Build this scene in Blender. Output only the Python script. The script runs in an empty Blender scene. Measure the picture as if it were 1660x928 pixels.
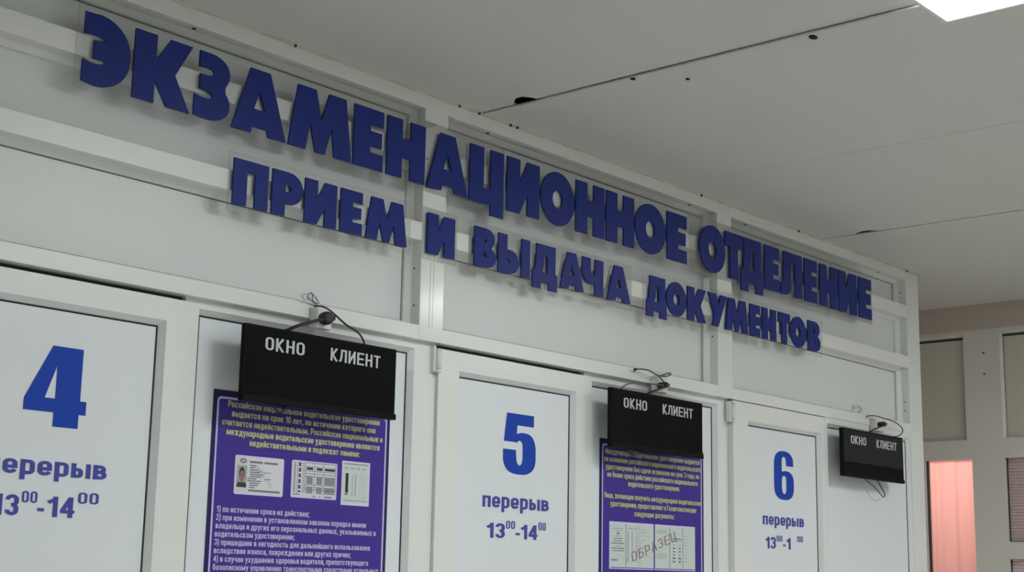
import bpy, bmesh, math, random
from mathutils import Vector, Matrix

SC = bpy.context.scene
COL = SC.collection
R = math.radians

# ------------------------------------------------------------------ camera, world, exposure
CAM_POS = Vector((0.0, -2.3, 1.6))
YAW, PITCH, ROLL = R(49.3855), R(11.1813), R(1.0644)
LENS = 2430.66 / 1660.0 * 36.0
LAMP_POWER = 17.0
CEIL = 2.699


def make_camera():
    F = Vector((math.sin(YAW) * math.cos(PITCH), math.cos(YAW) * math.cos(PITCH), math.sin(PITCH)))
    r0 = Vector((math.cos(YAW), -math.sin(YAW), 0))
    u0 = r0.cross(F)
    r = r0 * math.cos(ROLL) + u0 * math.sin(ROLL)
    u = -r0 * math.sin(ROLL) + u0 * math.cos(ROLL)
    cd = bpy.data.cameras.new('camera')
    cd.sensor_width = 36.0
    cd.lens = LENS
    cd.clip_start = 0.05
    co = bpy.data.objects.new('camera', cd)
    m = Matrix(((r.x, u.x, -F.x, CAM_POS.x), (r.y, u.y, -F.y, CAM_POS.y), (r.z, u.z, -F.z, CAM_POS.z), (0, 0, 0, 1)))
    co.matrix_world = m
    COL.objects.link(co)
    SC.camera = co


make_camera()
w = bpy.data.worlds.new('world')
SC.world = w
w.use_nodes = True
w.node_tree.nodes['Background'].inputs[0].default_value = (0.75, 0.8, 0.85, 1)
w.node_tree.nodes['Background'].inputs[1].default_value = 0.05
SC.view_settings.view_transform = 'Standard'
SC.view_settings.look = 'None'
SC.view_settings.gamma = 1.0
SC.view_settings.exposure = 0.0
SC.view_settings.use_curve_mapping = False


# ------------------------------------------------------------------ materials
def lin(c):
    return tuple((v / 255 / 12.92) if v / 255 <= 0.04045 else ((v / 255 + 0.055) / 1.055) ** 2.4 for v in c)


def mat(name, rgb, rough=0.5, spec=0.4, noise=0.0, nscale=6.0, bump=0.0, bscale=60.0, tint=None, metallic=0.0):
    """Principled surface; noise mixes the colour gently towards a tint (grime), bump gives slight unevenness."""
    m = bpy.data.materials.new(name)
    m.use_nodes = True
    nt = m.node_tree
    b = nt.nodes['Principled BSDF']
    b.inputs['Base Color'].default_value = (*rgb, 1)
    b.inputs['Roughness'].default_value = rough
    b.inputs['Specular IOR Level'].default_value = spec
    b.inputs['Metallic'].default_value = metallic
    tc = nt.nodes.new('ShaderNodeTexCoord')
    if noise > 0:
        n = nt.nodes.new('ShaderNodeTexNoise')
        n.inputs['Scale'].default_value = nscale
        n.inputs['Detail'].default_value = 5
        nt.links.new(tc.outputs['Object'], n.inputs['Vector'])
        rp = nt.nodes.new('ShaderNodeValToRGB')
        rp.color_ramp.elements[0].position = 0.42
        rp.color_ramp.elements[1].position = 0.75
        nt.links.new(n.outputs['Fac'], rp.inputs['Fac'])
        mu = nt.nodes.new('ShaderNodeMath')
        mu.operation = 'MULTIPLY'
        mu.inputs[1].default_value = noise
        nt.links.new(rp.outputs['Color'], mu.inputs[0])
        mx = nt.nodes.new('ShaderNodeMix')
        mx.data_type = 'RGBA'
        mx.inputs['A'].default_value = (*rgb, 1)
        t = tint if tint else tuple(v * 0.8 for v in rgb)
        mx.inputs['B'].default_value = (*t, 1)
        nt.links.new(mu.outputs[0], mx.inputs['Factor'])
        nt.links.new(mx.outputs['Result'], b.inputs['Base Color'])
    if bump > 0:
        n2 = nt.nodes.new('ShaderNodeTexNoise')
        n2.inputs['Scale'].default_value = bscale
        nt.links.new(tc.outputs['Object'], n2.inputs['Vector'])
        bp = nt.nodes.new('ShaderNodeBump')
        bp.inputs['Strength'].default_value = bump
        bp.inputs['Distance'].default_value = 0.002
        nt.links.new(n2.outputs['Fac'], bp.inputs['Height'])
        nt.links.new(bp.outputs['Normal'], b.inputs['Normal'])
    return m


def emit_mat(name, rgb, strength):
    m = bpy.data.materials.new(name)
    m.use_nodes = True
    nt = m.node_tree
    nt.nodes.clear()
    e = nt.nodes.new('ShaderNodeEmission')
    e.inputs[0].default_value = (*rgb, 1)
    e.inputs[1].default_value = strength
    o = nt.nodes.new('ShaderNodeOutputMaterial')
    nt.links.new(e.outputs[0], o.inputs[0])
    return m


def clear_mat(name, tint=0.96, gloss=0.08, rough=0.05):
    m = bpy.data.materials.new(name)
    m.use_nodes = True
    nt = m.node_tree
    nt.nodes.clear()
    t = nt.nodes.new('ShaderNodeBsdfTransparent')
    t.inputs[0].default_value = (tint, tint, tint, 1)
    g = nt.nodes.new('ShaderNodeBsdfGlossy')
    g.inputs['Roughness'].default_value = rough
    fr = nt.nodes.new('ShaderNodeFresnel')
    fr.inputs[0].default_value = 1.35
    ad = nt.nodes.new('ShaderNodeMath')
    ad.operation = 'MULTIPLY'
    ad.inputs[1].default_value = gloss * 10
    nt.links.new(fr.outputs[0], ad.inputs[0])
    mx = nt.nodes.new('ShaderNodeMixShader')
    nt.links.new(ad.outputs[0], mx.inputs[0])
    nt.links.new(t.outputs[0], mx.inputs[1])
    nt.links.new(g.outputs[0], mx.inputs[2])
    o = nt.nodes.new('ShaderNodeOutputMaterial')
    nt.links.new(mx.outputs[0], o.inputs[0])
    return m


def curtain_mat(name, rgb):
    m = bpy.data.materials.new(name)
    m.use_nodes = True
    nt = m.node_tree
    nt.nodes.clear()
    d = nt.nodes.new('ShaderNodeBsdfDiffuse')
    d.inputs[0].default_value = (*rgb, 1)
    t = nt.nodes.new('ShaderNodeBsdfTranslucent')
    t.inputs[0].default_value = (*rgb, 1)
    mx = nt.nodes.new('ShaderNodeMixShader')
    mx.inputs[0].default_value = 0.6
    nt.links.new(d.outputs[0], mx.inputs[1])
    nt.links.new(t.outputs[0], mx.inputs[2])
    o = nt.nodes.new('ShaderNodeOutputMaterial')
    nt.links.new(mx.outputs[0], o.inputs[0])
    return m


M = dict(
    pvc=mat('white_pvc', (0.74, 0.76, 0.735), 0.32, 0.45, noise=0.12, nscale=3.0, tint=(0.66, 0.66, 0.60)),
    panel=mat('white_panel', (0.70, 0.72, 0.71), 0.38, 0.4, noise=0.1, nscale=2.0, tint=(0.64, 0.64, 0.60)),
    pane=mat('white_film_pane', (0.72, 0.76, 0.79), 0.35, 0.4, noise=0.06, nscale=1.5),
    bead=mat('glazing_bead_white', (0.72, 0.73, 0.74), 0.25, 0.5),
    gasket=mat('dark_gasket', (0.03, 0.035, 0.035), 0.6, 0.2),
    gap=mat('dark_gap', (0.05, 0.055, 0.05), 0.8, 0.1),
    ceil=mat('ceiling_panel', (0.66, 0.66, 0.63), 0.55, 0.25, noise=0.35, nscale=1.3, tint=(0.60, 0.60, 0.55), bump=0.06, bscale=9),
    strip=mat('ceiling_joint_strip', (0.13, 0.13, 0.12), 0.7, 0.1),
    strip_grey=mat('ceiling_joint_strip_grey', (0.62, 0.62, 0.58), 0.7, 0.1),
    postpvc=mat('glossy_white_pvc', (0.74, 0.76, 0.735), 0.14, 0.5),
    void=mat('ceiling_void', (0.012, 0.012, 0.012), 0.9, 0.0),
    caulk=mat('yellowed_caulk', (0.58, 0.575, 0.51), 0.7, 0.2, noise=0.9, nscale=14, tint=(0.42, 0.40, 0.31), bump=0.5, bscale=60),
    speck=mat('dark_speck', (0.03, 0.028, 0.022), 0.8, 0.1),
    screw=mat('screw_head', (0.16, 0.15, 0.13), 0.5, 0.4),
    acrylic=clear_mat('clear_acrylic', 0.975, 0.05, 0.04),
    acryledge=clear_mat('acrylic_edge', 0.90, 0.03, 0.1),
    navy=mat('navy_letter', (0.017, 0.030, 0.19), 0.4, 0.15, noise=0.1, nscale=20),
    blue=mat('blue_vinyl', (0.014, 0.058, 0.40), 0.5, 0.12),
    indigo=mat('indigo_vinyl', (0.050, 0.062, 0.34), 0.45, 0.3),
    casing=mat('black_casing', (0.0085, 0.0085, 0.0085), 0.5, 0.05),
    screen=mat('black_screen', (0.0045, 0.0048, 0.0048), 0.4, 0.04),
    greyscreen=mat('grey_screen', (0.020, 0.022, 0.0235), 0.4, 0.06),  # lighter grey, for the upper screen of the farthest display only
    greytext=mat('grey_print', (0.52, 0.53, 0.58), 0.5, 0.3),
    cable=mat('black_cable', (0.02, 0.02, 0.02), 0.45, 0.4),
    greycable=mat('grey_cable', (0.12, 0.12, 0.115), 0.5, 0.4),
    socket=mat('socket_plastic', (0.70, 0.69, 0.67), 0.4, 0.4),
    purple=mat('purple_print', (0.068, 0.045, 0.285), 0.5, 0.05, noise=0.15, nscale=4),
    deep=mat('dark_violet_print', (0.034, 0.028, 0.105), 0.5, 0.05),
    lilac=mat('lilac_line', (0.55, 0.52, 0.80), 0.4, 0.3),
    yellow=mat('pale_yellow_print', (0.50, 0.50, 0.32), 0.45, 0.3),
    halo=mat('violet_shadow_print', (0.052, 0.040, 0.11), 0.45, 0.3),
    lavtext=mat('lavender_print', (0.52, 0.49, 0.73), 0.45, 0.3),
    paper=mat('paper_print', (0.68, 0.68, 0.72), 0.45, 0.3),
    paperline=mat('paper_edge_print', (0.66, 0.62, 0.82), 0.45, 0.3),
    greenpaper=mat('pale_green_print', (0.58, 0.65, 0.62), 0.45, 0.3),
    ink=mat('grey_ink', (0.17, 0.17, 0.20), 0.5, 0.2),
    faintink=mat('faint_ink', (0.40, 0.42, 0.45), 0.5, 0.2),
    greenink=mat('green_ink', (0.16, 0.24, 0.20), 0.5, 0.2),
    redink=mat('red_ink', (0.26, 0.16, 0.19), 0.5, 0.2),
    skin=mat('photo_skin', (0.30, 0.19, 0.17), 0.5, 0.2),
    hairp=mat('photo_hair', (0.045, 0.035, 0.035), 0.5, 0.2),
    shirt=mat('photo_shirt', (0.05, 0.048, 0.05), 0.5, 0.2),
    photobg=mat('photo_background', (0.38, 0.38, 0.37), 0.5, 0.2),
    farpvc=mat('far_frame', (0.68, 0.66, 0.61), 0.45, 0.3, noise=0.2, nscale=4, tint=(0.62, 0.58, 0.52)),
    farpanel=mat('far_panel', (0.60, 0.56, 0.49), 0.45, 0.3, noise=0.3, nscale=5, tint=(0.52, 0.47, 0.43)),
    frieze=mat('far_frieze', (0.55, 0.47, 0.42), 0.5, 0.3, noise=0.3, nscale=5, tint=(0.48, 0.43, 0.37)),
    curtain=curtain_mat('pink_curtain', (0.94, 0.47, 0.41)),
    slat=mat('pinkish_blind', (0.85, 0.66, 0.65), 0.5, 0.3),
    wallp=mat('painted_wall', (0.76, 0.76, 0.72), 0.7, 0.2, noise=0.2, nscale=2, bump=0.1, bscale=40),
    floor=mat('floor_tile', (0.66, 0.64, 0.60), 0.35, 0.4, noise=0.3, nscale=5),
    lampframe=mat('lamp_frame', (0.75, 0.75, 0.75), 0.4, 0.4),
    lamp=emit_mat('lamp_diffuser', (0.95, 1.0, 1.0), LAMP_POWER),
    clearplastic=clear_mat('clear_plastic', 0.86, 0.10, 0.15),
)


# ------------------------------------------------------------------ helpers
def link(name, me, m, parent=None):
    o = bpy.data.objects.new(name, me)
    if m is not None:
        ms = m if isinstance(m, (list, tuple)) else [m]
        for k in ms:
            me.materials.append(k)
    if parent is not None:
        o.parent = parent
        o.matrix_parent_inverse = Matrix.Identity(4)
        o.location = -WORLD_LOC[parent.name]
    COL.objects.link(o)
    WORLD_LOC[o.name] = Vector((0, 0, 0))
    return o


WORLD_LOC = {}


def empty(name, loc=(0, 0, 0), **props):
    o = bpy.data.objects.new(name, None)
    o.empty_display_size = 0.05
    o.location = loc
    COL.objects.link(o)
    WORLD_LOC[o.name] = Vector(loc)
    for k, v in props.items():
        o[k] = v
    return o


class MB:
    """Collects geometry in world coordinates for ONE mesh object."""

    def __init__(self):
        self.bm = bmesh.new()

    def box(self, x0, x1, y0, y1, z0, z1, mi=0):
        v = [self.bm.verts.new(p) for p in ((x0, y0, z0), (x1, y0, z0), (x1, y1, z0), (x0, y1, z0),
                                            (x0, y0, z1), (x1, y0, z1), (x1, y1, z1), (x0, y1, z1))]
        for f in ((0, 3, 2, 1), (4, 5, 6, 7), (0, 1, 5, 4), (1, 2, 6, 5), (2, 3, 7, 6), (3, 0, 4, 7)):
            fc = self.bm.faces.new([v[i] for i in f])
            fc.material_index = mi
        return self

    def quad(self, a, b, c, d, mi=0):
        f = self.bm.faces.new([self.bm.verts.new(p) for p in (a, b, c, d)])
        f.material_index = mi
        return self

    def poly(self, pts, mi=0):
        f = self.bm.faces.new([self.bm.verts.new(p) for p in pts])
        f.material_index = mi
        return self

    def prism(self, pts, d, mi=0):
        d = Vector(d)
        a = [self.bm.verts.new(p) for p in pts]
        b = [self.bm.verts.new(Vector(p) + d) for p in pts]
        n = len(pts)
        fs = [self.bm.faces.new(a), self.bm.faces.new(b[::-1])]
        for i in range(n):
            fs.append(self.bm.faces.new((a[i], b[i], b[(i + 1) % n], a[(i + 1) % n])))
        for f in fs:
            f.material_index = mi
        return self

    def ring(self, o, i, yo, yi, mi=0):
        """Rectangular ring sloping from outer rect o=(x0,x1,z0,z1) at yo to inner rect i at yi."""
        def c(r, y):
            return [(r[0], y, r[2]), (r[1], y, r[2]), (r[1], y, r[3]), (r[0], y, r[3])]
        A, B = c(o, yo), c(i, yi)
        for k in range(4):
            n = (k + 1) % 4
            self.quad(A[k], A[n], B[n], B[k], mi)
        return self

    def tube(self, pts, r, n=8, mi=0, caps=True):
        pts = [Vector(p) for p in pts]
        rings = []
        up = Vector((0.13, 0.9, 0.41)).normalized()
        for i, p in enumerate(pts):
            t = (pts[min(i + 1, len(pts) - 1)] - pts[max(i - 1, 0)]).normalized()
            s = t.cross(up)
            if s.length < 1e-4:
                s = t.cross(Vector((1, 0, 0)))
            s.normalize()
            q = t.cross(s)
            rr = r[i] if isinstance(r, (list, tuple)) else r
            rings.append([self.bm.verts.new(p + (s * math.cos(a) + q * math.sin(a)) * rr)
                          for a in [2 * math.pi * k / n for k in range(n)]])
        for a, b in zip(rings, rings[1:]):
            for k in range(n):
                f = self.bm.faces.new((a[k], a[(k + 1) % n], b[(k + 1) % n], b[k]))
                f.smooth = True
                f.material_index = mi
        if caps:
            self.bm.faces.new(rings[0])
            self.bm.faces.new(rings[-1][::-1])
        return self

    def build(self, name, m, parent=None, bevel=0.0):
        if bevel > 0:
            bmesh.ops.bevel(self.bm, geom=list(self.bm.edges), offset=bevel, segments=2, affect='EDGES', profile=0.6)
        bmesh.ops.recalc_face_normals(self.bm, faces=list(self.bm.faces))
        me = bpy.data.meshes.new(name)
        self.bm.to_mesh(me)
        self.bm.free()
        return link(name, me, m, parent)


def smooth_path(pts, k=8):
    """Catmull-Rom through the points."""
    P = [Vector(p) for p in pts]
    P = [P[0] * 2 - P[1]] + P + [P[-1] * 2 - P[-2]]
    out = []
    for i in range(1, len(P) - 2):
        a, b, c, d = P[i - 1:i + 3]
        for j in range(k):
            t = j / k
            out.append(0.5 * ((2 * b) + (c - a) * t + (2 * a - 5 * b + 4 * c - d) * t * t + (3 * b - a - 3 * c + d) * t ** 3))
    out.append(P[-2])
    return out


def outline_mesh(contours, depth, bevel=0.0):
    """2D closed contours (even-odd filled) lifted into the XZ plane facing -Y; front face at y=0, back at y=depth."""
    cu = bpy.data.curves.new('outline', 'CURVE')
    cu.dimensions = '2D'
    cu.fill_mode = 'BOTH'
    cu.extrude = depth / 2
    cu.bevel_depth = bevel
    cu.bevel_resolution = 1
    for c in contours:
        s = cu.splines.new('POLY')
        s.points.add(len(c) - 1)
        for p, q in zip(s.points, c):
            p.co = (q[0], q[1], 0, 1)
        s.use_cyclic_u = True
    o = bpy.data.objects.new('outline', cu)
    me = bpy.data.meshes.new_from_object(o)
    bpy.data.objects.remove(o)
    bpy.data.curves.remove(cu)
    for v in me.vertices:
        x, y, z = v.co
        v.co = (x, depth / 2 - z, y)
    return me


def arc(cx, cy, rx, ry, a0, a1, n=14, e=2.0):
    out = []
    for i in range(n + 1):
        a = R(a0 + (a1 - a0) * i / n)
        c, s = math.cos(a), math.sin(a)
        out.append((cx + rx * math.copysign(abs(c) ** (2 / e), c), cy + ry * math.copysign(abs(s) ** (2 / e), s)))
    return out


# ------------------------------------------------------------------ a plain bold gothic alphabet, drawn as strokes
XH, TH = 0.74, 0.165


def _rr(x0, x1, y0, y1, k=1.0):
    """Corner arcs (TR, TL, BL, BR) of a rounded loop."""
    rd = min((x1 - x0) / 2, (y1 - y0) / 2) * k
    return (arc(x1 - rd, y1 - rd, rd, rd, 0, 90, 5), arc(x0 + rd, y1 - rd, rd, rd, 90, 180, 5),
            arc(x0 + rd, y0 + rd, rd, rd, 180, 270, 5), arc(x1 - rd, y0 + rd, rd, rd, 270, 360, 5))


def _loop(*a, **k):
    c = _rr(*a, **k)
    p = c[0] + c[1] + c[2] + c[3]
    return p + p[:1]


def glyph(ch, t=TH):
    """-> (width, list of centre-line strokes); x-height 0.74, cap height 1."""
    W0 = 0.47
    low = ch.lower()
    cap = ch != low or ch.isdigit()
    H = 1.0 if cap else XH
    b = t / 2
    w_ = {'ж': .70, 'м': .64, 'ш': .70, 'щ': .72, 'ы': .66, 'ю': .70, 'ф': .66, 'т': .43, 'г': .39, '1': .33, ' ': .20, '.': t, ',': t, ':': t, ';': t, ')': .24, '-': .30, 'д': .52, 'л': .49, 'х': .47, 'у': .46}.get(low, W0)
    if cap and low.isalpha():
        w_ *= 1.08
    L, Rr, Mx, X, B, md = b, w_ - b, w_ / 2, H - b, b, H * .5
    S = []
    if ch == 'Е':
        S = [[(w_, X), (L, X), (L, B), (w_, B)], [(L, md), (w_ - .04, md)]]
    elif ch == 'А':
        S = [[(b * .7, 0), (Mx - .02, H - .03)], [(w_ - b * .7, 0), (Mx + .02, H - .03)], [(Mx - .07, X + .03), (Mx + .07, X + .03)], [(w_ * .25, .26), (w_ * .75, .26)]]
    elif ch == 'Б':
        S = [[(w_ - .03, X), (L, X), (L, 0)], _loop(L, Rr, B, H * .58, k=.9), [(L, B), (Mx, B)]]
    elif low == 'о' or ch == '0':
        S = [_loop(L, Rr, B, X)]
    elif low == 'с':
        c = _rr(L, Rr, B, X)
        S = [[(Rr, H * .62)] + c[0] + c[1] + c[2] + c[3] + [(Rr, H * .38)]]
    elif low == 'э':
        c = _rr(L, Rr, B, X)
        S = [[(L, H * .38)] + c[2] + c[3] + c[0] + c[1] + [(L, H * .62)], [(L + .08, md), (Rr, md)]]
    elif low == 'е':
        c = _rr(L, Rr, B, X)
        S = [[(Rr, md - .03)] + c[0] + c[1] + c[2] + c[3][:4] + [(Rr, H * .27)], [(L, md - .03), (Rr + b, md - .03)]]
    elif low == 'а':
        c = _rr(L, Rr, B, X)
        S = [[(L, H * .68)] + c[1][::-1] + c[0][::-1] + [(Rr, 0)], _loop(L, Rr, B, H * .55)]
    elif low == 'р':
        S = [[(L, 0 if cap else -.26), (L, H)], _loop(L, Rr, H * .40 if cap else B, X, k=.85)]
    elif low == 'б':
        S = [_loop(L, Rr, B, X), [(L, md), (L, .78), (L + .09, .90), (Rr, .95)]]
    elif low == 'в':
        S = [[(L, 0), (L, H)], _loop(L, Rr, B, md + .02, k=.9), _loop(L, Rr - .03, md, X, k=.9), [(L, B), (Mx, B)], [(L, X), (Mx, X)]]
    elif low == 'г':
        S = [[(L, 0), (L, X), (w_, X)]]
    elif low == 'д':
        S = [[(L + .01, .04), (L + .07, .25), (L + .08, X), (Rr - .03, X), (Rr - .03, .04)], [(0, b), (w_, b)], [(b * .8, b), (b * .8, -.16)], [(w_ - b * .8, b), (w_ - b * .8, -.16)]]
    elif low == 'ж':
        S = [[(Mx, 0), (Mx, H)], [(b * .6, H), (Mx, md)], [(w_ - b * .6, H), (Mx, md)], [(b * .6, 0), (Mx, md)], [(w_ - b * .6, 0), (Mx, md)]]
    elif low == 'з' or ch == '3':
        u, l = _rr(L, Rr, md, X), _rr(L, Rr, B, md)
        S = [[(L, H * .74)] + u[1][::-1] + u[0][::-1] + u[3][::-1][:4] + [(Mx - .02, md)], [(Mx - .02, md)] + l[0][::-1] + l[3][::-1] + l[2][::-1] + [(L, H * .26)]]
    elif low in 'ий':
        S = [[(L, 0), (L, H)], [(Rr, 0), (Rr, H)], [(L, H * .12), (Rr, H * .88)]]
        if low == 'й':
            S.append([(Mx - .12, H + .16), (Mx, H + .11), (Mx + .12, H + .16)])
    elif low == 'к':
        S = [[(L, 0), (L, H)], [(Rr, H), (L + .07, md), (Rr + .01, 0)]]
    elif low == 'л':
        S = [[(0, b), (L + .02, b + .03), (L + .08, md), (L + .09, X), (Rr, X), (Rr, 0)]]
    elif low == 'м':
        S = [[(L, 0), (L, H)], [(Rr, 0), (Rr, H)], [(L, H * .95), (Mx, H * .12)], [(Rr, H * .95), (Mx, H * .12)]]
    elif low == 'н':
        S = [[(L, 0), (L, H)], [(Rr, 0), (Rr, H)], [(L, md), (Rr, md)]]
    elif low == 'п':
        S = [[(L, 0), (L, X), (Rr, X), (Rr, 0)]]
    elif low == 'т':
        S = [[(0, X), (w_, X)], [(Mx, 0), (Mx, H)]]
    elif low == 'у':
        S = [[(b * .8, H), (Mx, .10)], [(w_ - b * .8, H), (Mx - .02, -.12), (Mx - .10, -.20), (.02, -.20)]]
    elif low == 'х':
        S = [[(b * .8, H), (w_ - b * .8, 0)], [(b * .8, 0), (w_ - b * .8, H)]]
    elif low == 'ц':
        S = [[(L, H), (L, B), (Rr, B), (Rr, H)], [(Rr, b), (w_ + .02, b)], [(w_ - .02, b), (w_ - .02, -.17)]]
    elif low == 'ч':
        S = [[(L, H), (L, H * .52), (L + .06, H * .42), (Rr, H * .42)], [(Rr, 0), (Rr, H)]]
    elif low in 'шщ':
        S = [[(L, H), (L, B), (Rr, B), (Rr, H)], [(Mx, B), (Mx, H)]]
        if low == 'щ':
            S.append([(w_ - .02, b), (w_ - .02, -.17)])
    elif low == 'ь':
        S = [[(L, 0), (L, H)], _loop(L, Rr, B, H * .58, k=.9), [(L, B), (Mx, B)]]
    elif low == 'ы':
        q = w_ - t - .09 - b
        S = [[(L, 0), (L, H)], _loop(L, q, B, H * .58, k=.9), [(L, B), (q * .6, B)], [(Rr, 0), (Rr, H)]]
    elif low == 'ю':
        S = [[(L, 0), (L, H)], [(L, md), (L + .2, md)], _loop(L + .20, Rr, B, X)]
    elif low == 'я':
        S = [[(Rr, 0), (Rr, H)], _loop(L, Rr, H * .42, X, k=.9), [(Mx, H * .40), (L, 0)]]
    elif low == 'ф':
        S = [_loop(L, Rr, B, X), [(Mx, -.24), (Mx, .98)]]
    elif ch == '1':
        S = [[(w_ - b - .01, 0), (w_ - b - .01, 1)], [(w_ - b - .02, .90), (w_ - .17, .80), (.0, .70)]]
    elif ch == '2':
        c = _rr(L, Rr, md - .05, X)
        S = [[(L, .70)] + c[1][::-1] + c[0][::-1] + [(Rr, .60), (L, b)], [(0, b), (w_, b)]]
    elif ch == '4':
        S = [[(w_ * .70, 0), (w_ * .70, 1)], [(w_ * .66, .94), (b * .6, .30)], [(0, .29), (w_, .29)]]
    elif ch == ')':
        S = [[(b * .6, 1), (w_ - b, .72), (w_ - b, .1), (b * .6, -.2)]]
    elif ch == '-':
        S = [[(0, .34), (w_, .34)]]
    elif ch in '.,:;':
        S = [[(Mx, 0), (Mx, .17)]]
        if ch in ':;':
            S.append([(Mx, XH - .20), (Mx, XH - .03)])
        if ch in ',;':
            S.append([(Mx + .02, .02), (Mx - .03, -.15)])
    return w_, S


def stroke_faces(pts, t):
    """Mitred ribbon of width t along a 2D polyline."""
    n = len(pts)
    closed = n > 3 and abs(pts[0][0] - pts[-1][0]) < 1e-6 and abs(pts[0][1] - pts[-1][1]) < 1e-6
    P = [Vector((p[0], p[1])) for p in pts]
    Q = [P[0]]
    for p in P[1:]:
        if (p - Q[-1]).length > 1e-5:
            Q.append(p)
    P, n = Q, len(Q)
    off = []
    for i in range(n):
        if closed:
            a, c = P[i - 1] if i > 0 else P[n - 2], P[i + 1] if i < n - 1 else P[1]
        else:
            a, c = P[max(i - 1, 0)], P[min(i + 1, n - 1)]
        d1 = (P[i] - a).normalized() if (P[i] - a).length > 1e-6 else (c - P[i]).normalized()
        d2 = (c - P[i]).normalized() if (c - P[i]).length > 1e-6 else d1
        n1, n2 = Vector((-d1.y, d1.x)), Vector((-d2.y, d2.x))
        m = (n1 + n2)
        m = m.normalized() if m.length > 1e-4 else n1
        off.append(m * (t / 2 / max(.5, m.dot(n1))))
    return [(P[i] + off[i], P[i + 1] + off[i + 1], P[i + 1] - off[i + 1], P[i] - off[i]) for i in range(n - 1)]


def add_text(bm, s, x0, x1, zbase, h, y, t=TH, ref='н', mi=0, rot=None):
    """Letter the line s from x0 to x1 on the plane at depth y, baseline zbase; h = height of glyph `ref`."""
    cur, faces = 0.0, []
    for ch in s:
        w_, S = glyph(ch)
        for k, st in enumerate(S):
            for q in stroke_faces(st, t):
                faces.append((k, [(p.x + cur, p.y) for p in q]))
        cur += w_ + (.085 if ch != ' ' else .06)
    xa = min(p[0] for _, f in faces for p in f)
    xb = max(p[0] for _, f in faces for p in f)
    sx, sz = (x1 - x0) / (xb - xa), h / (XH if ref == 'н' else 1.0)
    for k, f in faces:
        vs = []
        for px, pz in f:
            px, pz = (px - xa) * sx, pz * sz
            if rot:
                px, pz = px * math.cos(rot) - pz * math.sin(rot), px * math.sin(rot) + pz * math.cos(rot)
            vs.append(bm.verts.new((x0 + px, y - k * 6e-6, zbase + pz)))
        fc = bm.faces.new(vs)
        fc.material_index = mi


def prop(o, **k):
    for a, b in k.items():
        o[a] = b
    return o


# ------------------------------------------------------------------ the ceiling, floor and outer walls
X_FAR = 5.56
ceiling = empty('ceiling', (2.0, -2.0, CEIL), kind='structure')
SEAMS = [-2.40, -1.574, -0.748, 0.078, 0.904, 2.556, 3.375, 4.209]
EDGES = [-3.3] + SEAMS + [X_FAR + 0.02]
Y_A, Y_B = -5.2, 0.012
HOLES = {2.556: [(-0.108, 0.0), (-0.121, -0.016), (-0.140, -0.032), (-0.160, -0.033), (-0.172, -0.014), (-0.178, 0.0)],
         4.209: [(-0.118, 0.0), (-0.132, -0.014), (-0.155, -0.024), (-0.178, -0.022), (-0.196, -0.006), (-0.204, 0.0)]}
for i in range(len(EDGES) - 1):
    xa, xb = EDGES[i], EDGES[i + 1]
    g = 0.004 if abs(xb - 2.556) < .01 or abs(xa - 2.556) < .01 or abs(xb - 4.209) < .01 or abs(xa - 4.209) < .01 else 0.0022
    yb = 0.85 if i == len(EDGES) - 2 else Y_B
    a = xa + g
    b = xb - g
    pts = [(a, Y_A), (b, Y_A)]
    if abs(xb - 2.556) < .01:
        pts = [(a, Y_A), (b - .017, Y_A), (b - .017, -1.1), (b - .003, -.35)]
    if xb in HOLES:
        pts += [(b + dx, y) for y, dx in HOLES[xb][::-1]]
    pts += [(b, yb), (a, yb)]
    if i == len(EDGES) - 2:
        pts = [(a, Y_A), (b, Y_A), (b, yb), (4.86, yb), (4.86, Y_B), (a, Y_B)]
    z = CEIL - (0.002 if abs(xa - 2.556) < .01 else 0)
    MB().prism([(x, y, z) for x, y in pts], (0, 0, 0.004)).build('ceiling_panel', M['ceil'], ceiling)
for x in SEAMS:
    mb = MB()
    wd = 0.035
    if x in HOLES:
        ys = [h[0] for h in HOLES[x]]
        mb.box(x - wd, x + wd, Y_A, min(ys) - 0.004, CEIL + 0.0045, CEIL + 0.007)
        mb.box(x - wd, x + wd, max(ys) + 0.004, Y_B, CEIL + 0.0045, CEIL + 0.007)
    else:
        mb.box(x - wd, x + wd, Y_A, Y_B, CEIL + 0.0045, CEIL + 0.007)
    mb.build('joint_strip', M['strip_grey' if abs(x - 2.556) < .01 else 'strip'], ceiling)
MB().box(-3.3, X_FAR + .02, Y_A, 0.85, CEIL + 0.09, CEIL + 0.10).build('void_board', M['void'], ceiling)
for (x, y, rx, ry) in ((2.579, -0.880, 0.012, 0.008), (2.640, -0.535, 0.006, 0.004), (2.566, -0.44, 0.006, 0.006)):
    MB().prism([(x + rx * math.cos(k * .7854), y + ry * math.sin(k * .7854), CEIL - 0.0045) for k in range(8)], (0, 0, 0.003)).build('plugged_hole', M['speck'], ceiling)

MB().box(-3.3, X_FAR + 0.6, Y_A, 0.85, -0.05, 0.0).build('floor', M['floor'])['kind'] = 'structure'
MB().box(-3.34, X_FAR + .6, Y_A - 0.06, Y_A, 0, CEIL + .1).build('wall_right', M['wallp'])['kind'] = 'structure'
MB().box(-3.36, -3.3, Y_A, 0.06, 0, CEIL + .1).build('wall_front', M['wallp'])['kind'] = 'structure'

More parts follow.
